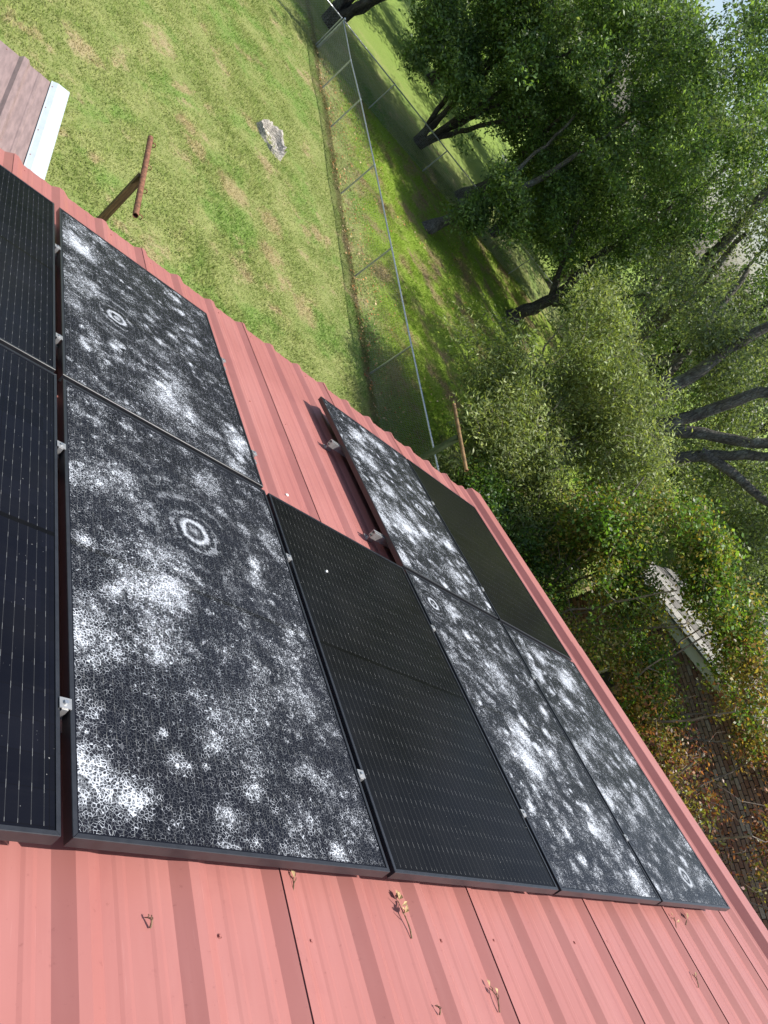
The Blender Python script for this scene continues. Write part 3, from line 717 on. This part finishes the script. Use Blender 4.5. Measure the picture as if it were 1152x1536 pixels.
FP = [(7.08, 21.35), (7.22, 18.95), (7.46, 17.0), (7.72, 14.0), (7.96, 10.75), (8.18, 7.6), (8.46, 4.5), (8.70, 1.5)]
fence('chain_link_fence', FP, (0,), 'silver chain-link fence between the lawn and the tree-shaded yard')
BP = [(-6.0, 21.2), (-2.6, 21.3), (0.7, 21.3), (4.0, 21.35), (7.02, 21.42)]
fence('chain_link_fence', BP, (), 'chain-link fence across the back of the open lawn')
BP2 = [(7.14, 21.42)] + [(9.62 + 3.0 * i, 21.42 - 0.06 * i) for i in range(6)]
fence('chain_link_fence', BP2, (), 'chain-link fence along the back of the tree-shaded yard')

# ================================================================== TREES
def clumpnoise(P, s, ph):
    return np.sin(P[:, 0] * s + ph) * np.cos(P[:, 1] * s * 1.1 + 2 * ph) + np.sin(P[:, 2] * s * 1.3 + 1.7 * ph + P[:, 0] * s * .6)
def resample(pts, step, jit):
    pts = np.asarray(pts, float); seg = np.linalg.norm(np.diff(pts, axis=0), axis=1); tt = np.concatenate([[0], np.cumsum(seg)])
    n_ = max(3, int(tt[-1] / step) + 1); q = np.linspace(0, tt[-1], n_)
    # smooth interpolation
    out = np.stack([np.interp(q, tt, pts[:, i]) for i in range(3)], -1)
    for _ in range(2): out[1:-1] = (out[:-2] + 2 * out[1:-1] + out[2:]) / 4
    out[1:-1] += rng.normal(size=out[1:-1].shape) * jit
    return out
def leaves(centres, sig, per, ln, cols, upbias=0.35, wid=0.46):
    """kite-shaped leaves around clump centres"""
    per = max(1, int(per * 0.8)); C = np.repeat(centres, per, 0); N = len(C)
    ci = np.repeat(rng.integers(0, len(cols), len(centres)), per)
    off = rng.normal(size=(N, 3)) * sig; off[:, 2] *= 0.75
    P = C + off
    nrm = rng.normal(size=(N, 3)); nrm[:, 2] += upbias * 2; nrm /= np.linalg.norm(nrm, axis=1)[:, None]
    d = rng.normal(size=(N, 3)); d[:, 2] -= 0.25; d -= (d * nrm).sum(1)[:, None] * nrm; d /= np.linalg.norm(d, axis=1)[:, None]
    s = np.cross(nrm, d); l = 1.28 * ln * rng.uniform(0.6, 1.35, N)[:, None]
    a = P; b = P + d * l * 0.5 + s * l * wid * 0.5 + nrm * l * 0.06; c = P + d * l; e = P + d * l * 0.5 - s * l * wid * 0.5 + nrm * l * 0.06
    v = np.stack([a, b, c, e], 1).reshape(-1, 3); f = np.arange(4 * N).reshape(-1, 4)
    col = np.asarray(cols)[ci] * rng.uniform(0.5, 1.55, (N, 1)) * np.repeat(rng.uniform(0.68, 1.35, (len(centres), 1)), per, 0)
    return v, f, np.repeat(col, 4, 0)
def tree(name, label, cat, group, base, stems, blobs, sig, per, ln, cols, bark, lmat=MLEAF, gap=-0.35, dead=0, twr=0.006, wid=0.46, nfreq=1.3):
    """stems: [(points relative to base, r0, r1)]; blobs: [(centre, radii, clumps)] in world coordinates"""
    base = np.array(base, float)
    t = thing(name, base, label, cat, group)
    big, small = [], []; nodes, rad = [], []
    for pts, r0, r1 in stems:
        p = resample(np.asarray(pts, float) + base, 0.35, 0.03); a = np.linspace(0, 1, len(p))
        r = r0 + (r1 - r0) * a ** 0.8; r *= 1 + 0.06 * rng.normal(size=len(p))
        if np.linalg.norm(np.asarray(pts[0][:3])) < 0.6: r[0] *= 1.35; r[1] *= 1.12
        big.append((p, r)); nodes.append(p[1:]); rad.append(r[1:])
    nodes = np.vstack(nodes); rad = np.concatenate(rad)
    cs = []
    for c, rr, n_ in blobs:
        q = rng.normal(size=(n_ * 3, 3)); q /= np.linalg.norm(q, axis=1)[:, None]
        q *= (rng.uniform(0.08, 1, n_ * 3) ** 0.42)[:, None] * (1 + 0.16 * rng.normal(size=n_ * 3))[:, None]
        K = max(5, n_ // 11); q = q[:K * 2] * np.array(rr) + np.array(c)
        q0 = q; q = q[clumpnoise(q, nfreq, base[0]) > gap][:K]
        if len(q) < 4: q = q0[:K]
        sg = min(0.5, 0.19 * float(np.mean(rr)))
        qq = q[rng.integers(0, len(q), n_)]; e = rng.normal(size=(n_, 3)) * sg; e[:, 2] *= 0.62
        cs.append(qq + e)
    cs = np.vstack(cs); cs = cs[cs[:, 2] > GZ + 0.35]
    d0 = np.array([np.min(np.linalg.norm(nodes - c, axis=1)) for c in cs]); cs = cs[np.argsort(d0)]
    for c in cs:
        dv = c - nodes; dist = np.linalg.norm(dv, axis=1) + 0.7 * np.maximum(0, -dv[:, 2]); i = int(np.argmin(dist)); L = np.linalg.norm(c - nodes[i])
        k_ = 3 if L < 0.5 else (4 if L < 1.2 else 6)
        a = np.linspace(0, 1, k_)[:, None]; p = nodes[i] + (c - nodes[i]) * a
        p[1:-1] += rng.normal(size=(k_ - 2, 3)) * 0.07 * L; p[:, 2] += (np.sin(a[:, 0] * np.pi) * 0.08 * L)
        r0 = min(rad[i] * 0.62, twr * 1.2 + 0.013 * L); r = np.linspace(max(r0, twr), twr * 0.55, k_)
        small.append((p, r)); nodes = np.vstack([nodes, p[1:]]); rad = np.concatenate([rad, r[1:]])
    for i in range(dead):
        j = rng.integers(0, len(nodes)); q = nodes[j]; d = rng.normal(size=3); d /= np.linalg.norm(d); L = rng.uniform(.4, 1.1)
        p = q + d * np.linspace(0, L, 5)[:, None] + rng.normal(size=(5, 3)) * 0.06; small.append((p, np.linspace(twr * 1.4, twr * .4, 5)))
    vs, fs, b = [], [], 0
    for lst, sd in ((big, 10), (small, 4)):
        for p, r in lst:
            v, f = tube_arrays(p, r, sd, b); vs.append(v); fs.append(f); b += len(v)
    put('trunk', npmesh('trunk', np.vstack(vs), np.vstack(fs), smooth=True), bark, t)
    v, f, c = leaves(cs, sig, per, ln, cols, wid=wid)
    put('crown', npmesh('crown', v, f, c), lmat, t)
    return t
OAK = [(0.116, 0.195, 0.055), (0.142, 0.222, 0.067), (0.099, 0.171, 0.051), (0.166, 0.244, 0.081), (0.125, 0.195, 0.068)]
OAKG = [(0.14, 0.189, 0.082), (0.161, 0.206, 0.094), (0.118, 0.163, 0.07), (0.188, 0.226, 0.105)]
OLV = [(0.195, 0.247, 0.083), (0.226, 0.278, 0.094), (0.164, 0.216, 0.068), (0.266, 0.305, 0.117)]
def fan(n_, spread, h, r0, r1, lean=(0, 0)):
    out = []
    for i in range(n_):
        a = i * 6.283 / n_ + random.uniform(-.4, .4); s = spread * random.uniform(.5, 1.1); hh = h * random.uniform(.8, 1.1)
        out.append(([(0.1 * math.cos(a), 0.1 * math.sin(a), -0.1), (0.16 * math.cos(a), 0.16 * math.sin(a), 0.4), (s * .45 * math.cos(a) + lean[0] * .4, s * .45 * math.sin(a) + lean[1] * .4, hh * .5), (s * math.cos(a) + lean[0], s * math.sin(a) + lean[1], hh)], r0 * random.uniform(.7, 1.1), r1))
    return out
TG = 'oaks beyond the chain-link fence'
tree('oak_tree', 'multi-stemmed oak just behind the fence corner', 'tree', TG, (7.75, 24.4, GZ), fan(8, 2.6, 6.5, 0.17, 0.04, (0.4, 0)),
     [((8.8, 24.6, 2.0), (3.0, 2.8, 2.6), 300), ((9.5, 24.0, 5.5), (3.5, 3, 2.5), 200)], 0.19, 60, 0.115, OAK, MBARKD)
tree('oak_tree', 'dense low-hanging dark green oak with splayed stems in the shaded yard', 'tree', TG, (12.7, 23.4, GZ), fan(7, 2.4, 6.5, 0.13, 0.04, (-0.2, -0.6)),
     [((11.6, 22.0, 0.4), (3.0, 2.4, 2.6), 420), ((12.4, 22.2, 4.2), (3.6, 3.0, 2.8), 380), ((10.4, 21.9, -0.9), (1.8, 1.6, 1.2), 150), ((9.6, 22.4, 0.6), (1.9, 1.5, 1.7), 190), ((13.4, 22.6, -1.2), (2.0, 1.6, 1.1), 130)], 0.19, 64, 0.11, OAK, MBARKD)
tree('oak_tree', 'stout leaning-trunk oak in the middle of the shaded yard', 'tree', TG, (15.5, 22.9, GZ),
     [([(0, 0, -.1), (0.1, -0.1, 1.0), (0.2, -0.3, 2.4), (-0.3, -0.9, 4.2), (-1.2, -1.5, 7.0)], 0.36, 0.12), ([(0.2, -0.3, 2.3), (1.2, 0.1, 4.0), (2.0, 0.4, 7.2)], 0.2, 0.07), ([(0.15, -0.2, 1.8), (-0.8, -1.2, 3.4), (-1.8, -2.6, 5.0)], 0.16, 0.06)],
     [((14.6, 21.2, 0.6), (2.9, 2.4, 2.2), 330), ((16.4, 22.2, -0.8), (2.0, 1.6, 1.2), 130), ((15.0, 21.6, 4.8), (3.6, 3.2, 3.0), 380)], 0.19, 62, 0.11, OAK, MBARK)
tree('oak_tree', 'bushy small oak with thin splayed stems behind the leaning-trunk oak', 'tree', TG, (18.0, 23.4, GZ), fan(8, 2.2, 5.2, 0.09, 0.03, (0, -0.4)),
     [((17.8, 22.4, -0.3), (2.6, 2.0, 2.0), 300), ((20.2, 21.6, -0.9), (2.0, 1.8, 1.6), 150), ((18.5, 22.5, 4.0), (3.4, 3.0, 3.0), 300)], 0.19, 60, 0.11, OAK, MBARKD)
tree('oak_tree', 'short dark-trunked oak standing alone on the dappled grass', 'tree', TG, (17.5, 17.5, GZ),
     [([(0, 0, -.1), (0.05, 0, 0.8), (0.3, -0.2, 1.7), (0.2, 0.5, 3.4), (0.6, 1.0, 6.5)], 0.27, 0.08), ([(0.3, -0.2, 1.6), (1.0, -0.8, 3.0), (1.4, -1.8, 5.6)], 0.17, 0.05), ([(0.25, -0.15, 1.5), (-0.6, 0.6, 2.8), (-1.6, 1.4, 4.4)], 0.13, 0.05)],
     [((16.9, 18.4, -0.2), (2.3, 2.3, 1.7), 330), ((19.0, 17.2, -0.8), (1.8, 1.6, 1.4), 150), ((17.2, 17.2, 3.0), (3.0, 2.8, 2.6), 360), ((17.0, 18.2, 6.0), (3.0, 3.0, 2.2), 160)], 0.19, 60, 0.105, OAK, MBARKD)
tree('oak_tree', 'grey-trunked young oak with sparse low leaves by the dappled grass', 'tree', TG, (12.1, 17.3, GZ),
     [([(0, 0, -.1), (0.25, 0.1, 0.55), (0.9, 0.5, 1.6), (1.7, 1.0, 3.0), (2.2, 1.4, 6.0)], 0.20, 0.05), ([(0.9, 0.5, 1.5), (1.2, 1.4, 3.2), (1.4, 2.2, 6)], 0.10, 0.03)],
     [((13.1, 17.2, -1.6), (1.2, 0.9, 0.9), 190), ((12.5, 17.0, -2.6), (0.7, 0.6, 0.5), 50), ((14.0, 18.4, -0.5), (1.7, 1.5, 1.2), 150), ((14.4, 18.8, 2.6), (2.4, 2.2, 2.2), 200), ((14.4, 19.2, 6.0), (3.0, 2.8, 2.0), 110)], 0.19, 56, 0.105, OAK, MBARK)
tree('live_oak', 'big live oak with thick dark bare limbs near the brick house', 'tree', TG, (14.2, 7.9, GZ),
     [([(0, 0, -.1), (0, -0.05, 1.4), (-0.15, -0.05, 2.8), (-0.35, -0.06, 3.98), (-0.30, 0.09, 5.13), (-0.2, 0.4, 7.2)], 0.36, 0.10),
      ([(0, -0.1, 2.0), (0.07, -0.59, 4.05), (0.2, -0.6, 4.88), (0.33, -0.69, 5.61), (0.46, -0.82, 6.5), (0.6, -0.9, 8.4)], 0.22, 0.09),
      ([(0, -0.1, 1.8), (0.21, -0.69, 4.4), (0.66, -1.21, 5.16), (1.05, -1.74, 5.95), (1.5, -2.2, 7.6)], 0.22, 0.09),
      ([(0.05, -0.1, 1.6), (0.5, -1.1, 3.7), (0.85, -1.53, 4.99), (1.16, -1.92, 5.82), (1.5, -2.6, 7.4)], 0.21, 0.08),
      ([(0.7, -1.35, 4.6), (1.15, -2.01, 5.03), (1.43, -2.44, 5.3), (1.65, -2.83, 5.37), (2.1, -3.8, 6.2)], 0.15, 0.06),
      ([(0, 0, 1.7), (0.8, 0.9, 3.4), (1.4, 2.2, 5.2), (1.2, 3.6, 7.4)], 0.2, 0.07)],
     [((15.4, 9.6, 1.2), (2.8, 2.2, 2.0), 300), ((14.6, 8.6, 5.2), (2.8, 2.8, 1.5), 260), ((16.9, 4.8, 3.6), (2.4, 2.4, 1.6), 190), ((17.4, 7.0, 0.6), (1.8, 2.0, 1.8), 170), ((17.4, 4.6, 0.9), (1.8, 1.8, 1.6), 140), ((13.6, 8.4, 1.6), (1.0, 1.2, 1.0), 60)], 0.20, 56, 0.085, OAKG, MBARK, dead=90, twr=0.008)
tree('live_oak', 'tall grey-green oak with forked pale limbs against the sky', 'tree', TG, (19.5, 14.4, GZ),
     [([(0, 0, -.1), (-0.1, 0, 1.5), (-0.3, 0.3, 3.6), (-1.0, 1.0, 6.2), (-2.2, 1.6, 9.4)], 0.36, 0.12), ([(-0.2, 0.1, 2.8), (0.8, -0.8, 5.0), (1.4, -1.2, 8.8)], 0.22, 0.08), ([(-0.3, 0.3, 3.4), (-1.6, -0.4, 5.4), (-3.2, -0.8, 7.8)], 0.2, 0.07), ([(-0.2, 0.2, 2.6), (-0.6, 1.8, 4.8), (-1.6, 3.6, 7.0)], 0.18, 0.06)],
     [((18.2, 14.0, 2.0), (3.0, 2.8, 2.2), 300), ((17.6, 14.6, 5.4), (3.4, 3.4, 2.0), 170), ((19.8, 12.6, 5.6), (3.2, 3.0, 2.6), 170)], 0.20, 58, 0.09, OAKG, MBARK, dead=40)
tree('olive_tree', 'small pale olive-green tree with slender sunlit leaves beside the fence end', 'tree', None, (11.3, 6.9, GZ), fan(6, 1.7, 3.6, 0.06, 0.018, (-0.1, -0.1)),
     [((10.3, 6.3, -1.4), (1.7, 1.9, 1.3), 480), ((10.7, 6.9, 0.1), (1.5, 1.7, 1.0), 330), ((9.6, 6.8, -1.6), (1.1, 1.2, 1.1), 160), ((11.7, 5.0, -0.7), (1.5, 1.4, 1.2), 340), ((9.8, 5.3, -2.4), (1.2, 1.2, 0.9), 180), ((11.0, 4.0, -2.2), (1.2, 1.2, 1.1), 200), ((12.3, 6.6, -1.2), (1.2, 1.4, 1.4), 220)], 0.18, 66, 0.078, OLV, MBARKP, MLEAFP, dead=50, twr=0.005, wid=0.3, nfreq=2.0)
# autumn shrubs against the brick house
AUT1 = [(0.103, 0.203, 0.03), (0.147, 0.226, 0.039), (0.196, 0.217, 0.041), (0.244, 0.196, 0.048), (0.086, 0.166, 0.028)]
AUT2 = [(0.224, 0.151, 0.046), (0.27, 0.125, 0.053), (0.224, 0.088, 0.053), (0.146, 0.163, 0.04), (0.213, 0.2, 0.053), (0.179, 0.063, 0.053)]
HDG = [(0.05, 0.108, 0.021), (0.072, 0.137, 0.026), (0.101, 0.173, 0.037)]
SG = 'autumn shrubs in front of the brick house'
tree('crape_myrtle', 'yellow-green crape myrtle shrub between roof edge and brick house window', 'shrub', SG, (11.3, 2.4, GZ), fan(7, 1.5, 4.0, 0.045, 0.012),
     [((11.0, 2.6, -1.3), (1.3, 1.6, 1.1), 270), ((11.7, 1.8, -0.5), (1.0, 1.3, 0.8), 150), ((10.7, 1.3, -2.2), (1.0, 1.2, 0.8), 120), ((11.5, 3.4, -0.7), (1.0, 1.0, 0.8), 110), ((11.3, 2.3, 0.25), (0.9, 1.1, 0.6), 200), ((11.4, 1.2, 0.55), (0.8, 0.9, 0.45), 150), ((10.9, 2.9, -0.2), (0.9, 0.9, 0.7), 130), ((10.2, 2.9, -1.0), (0.9, 1.0, 0.9), 110)], 0.15, 46, 0.06, AUT1, MBARKP, MLEAF, gap=-0.1, dead=30, twr=0.004, wid=0.55, nfreq=2.6)
tree('crape_myrtle', 'rust and yellow crape myrtle shrub under the sage fascia', 'shrub', SG, (11.7, 0.1, GZ), fan(6, 1.3, 4.1, 0.045, 0.012),
     [((11.4, 0.5, -0.9), (1.0, 1.0, 0.8), 80), ((11.8, -0.5, 0.1), (0.9, 0.8, 0.5), 75), ((11.4, 0.1, 0.5), (0.7, 0.7, 0.35), 60), ((11.0, 0.2, -1.7), (1.1, 1.2, 0.8), 70), ((11.6, -0.7, -0.9), (0.9, 0.9, 0.8), 65)], 0.15, 44, 0.058, AUT2[:2] + AUT1[:4], MBARKP, MLEAF, gap=0.0, dead=40, twr=0.004, wid=0.55, nfreq=2.6)
tree('crape_myrtle', 'reddish thin crape myrtle shrub over bare brickwork', 'shrub', SG, (11.6, -1.9, GZ), fan(5, 1.2, 3.6, 0.04, 0.012),
     [((11.2, -1.6, -1.0), (1.0, 1.1, 0.9), 120), ((11.4, -2.6, -0.9), (0.9, 1.1, 0.9), 120), ((12.0, -1.4, 0.1), (0.8, 0.9, 0.5), 40), ((10.8, -2.0, -1.6), (1.0, 1.0, 0.7), 45)], 0.16, 34, 0.055, AUT2, MBARKP, MLEAF, gap=0.1, dead=30, twr=0.004, wid=0.55, nfreq=2.6)
tree('hedge_bush', 'dense dark green bush behind the roof edge at the fence end', 'shrub', None, (9.6, 3.6, GZ), fan(8, 0.9, 1.6, 0.03, 0.01),
     [((9.6, 3.5, -2.9), (1.1, 1.2, 0.9), 200), ((10.3, 4.3, -2.9), (1.0, 0.9, 0.8), 110), ((10.6, 3.0, -2.7), (1.1, 1.0, 0.9), 170), ((11.6, 3.8, -2.8), (1.0, 1.0, 0.9), 130)], 0.15, 60, 0.055, HDG, MBARKD, twr=0.004, wid=0.6, gap=-0.8)
# trees further back
bgp = [(3.5, 33, 9), (9.5, 35, 11), (15.5, 33, 12), (21, 30, 12), (24, 25.5, 12), (26.5, 19.5, 12), (24.5, 12.5, 11), (31, 14, 13), (33, 24, 13), (28, 33, 13), (20, 40, 14), (33, 6.5, 11), (28, 9.5, 9), (-3, 38, 11)]
words = ['behind the back fence corner', 'behind the multi-stemmed oak', 'behind the low-hanging oak', 'behind the leaning-trunk oak', 'behind the bushy small oak', 'behind the short dark-trunked oak', 'between tall oak and the big live oak', 'behind the big live oak', 'far behind the short dark-trunked oak', 'far behind the bushy small oak', 'far behind the low-hanging oak', 'beyond the end of the house roof', 'close behind the house eave', 'far beyond the open lawn']
for (x, y, h), wd in zip(bgp, words):
    h2 = h * random.uniform(.95, 1.1)
    tree('background_tree', 'background oak ' + wd, 'tree', 'trees in the far background', (x, y, GZ),
         [([(0, 0, -.1), (0.1, 0.1, h2 * .25), (random.uniform(-.5, .5), random.uniform(-.5, .5), h2 * .55), (random.uniform(-.8, .8), random.uniform(-.8, .8), h2 * .9)], 0.30, 0.07), ([(0.1, 0.1, h2 * .22), (1.2, -.8, h2 * .45), (2.0, -1.4, h2 * .7)], 0.17, 0.05), ([(0.1, 0.1, h2 * .25), (-1.2, .5, h2 * .45), (-2.2, 1.1, h2 * .72)], 0.16, 0.05)],
         [((x, y, GZ + h2 * .62), (h2 * .34, h2 * .34, h2 * .36), 210), ((x + random.uniform(-1.5, 1.5), y + random.uniform(-1.5, 1.5), GZ + h2 * .30), (h2 * .30, h2 * .28, h2 * .2), 120), ((x + random.uniform(-2, 2), y + random.uniform(-2, 2), GZ + 1.2), (2.6, 2.2, 1.1), 60)], 0.42, 50, 0.17, OAK + OAKG, MBARKD, twr=0.012, nfreq=0.8)

# ================================================================== STUFF
def inside_fence(x, y): return x < 8.46 - (y - 4.5) * 0.080
def grass():
    N = 420000
    # denser where the lawn is nearer
    y = 1.5 + 21.5 * rng.uniform(0, 1, N) ** 1.25; x = -3.5 + rng.uniform(0, 1, N) * (12.0 + y * 0.55)
    ok = ~((x > 11) & (y < 4)); x, y = x[ok], y[ok]; N = len(x)
    h = rng.uniform(0.025, 0.065, N) * (1 + 0.5 * (clumpnoise(np.stack([x, y, 0 * x], -1), 2.1, 1.3) > 0.6)); a = rng.uniform(0, 6.283, N); ln = rng.uniform(0.2, 1.1, N) * h; w_ = rng.uniform(0.005, 0.011, N)
    z = ground_z(x, y) - 0.004
    dx, dy = np.cos(a), np.sin(a)
    A = np.stack([x - dy * w_, y + dx * w_, z], -1); B = np.stack([x + dy * w_, y - dx * w_, z], -1); C = np.stack([x + dx * ln, y + dy * ln, z + h], -1)
    v = np.stack([A, B, C], 1).reshape(-1, 3); f = np.arange(3 * N).reshape(-1, 3)
    c = np.repeat(rng.uniform(0.75, 1.45, (N, 1)) * np.array([[1.0, 1.0, 0.95]]), 3, 0)
    o = put('grass', npmesh('grass', v, f, c), blade_mat()); tagp(o, 'short lawn grass blades', None, None, 'stuff')
grass()
def litter():
    N = 3600
    y = rng.uniform(2.5, 21, N); off = np.where(rng.uniform(0, 1, N) < 0.45, np.abs(rng.normal(size=N)) * 0.8 - 0.2, rng.uniform(-0.3, 7, N))
    x = 8.46 - (y - 4.5) * 0.080 + off
    P = np.stack([x, y, ground_z(x, y) + 0.03], -1)
    keep = (clumpnoise(P * np.array([1, 1, 0]), 1.5, .7) > -0.5) | (off < 0.5); P = P[keep]
    v, f, c = leaves(P, 0.02, 1, 0.05, [(0.30, 0.17, 0.075), (0.38, 0.25, 0.12), (0.22, 0.11, 0.05), (0.44, 0.33, 0.20), (0.40, 0.17, 0.06)], 1.6, 0.6)
    o = put('fallen_leaves', npmesh('fallen_leaves', v, f, c), MLITTER); tagp(o, 'brown fallen leaves along the chain-link fence', None, None, 'stuff')
litter()
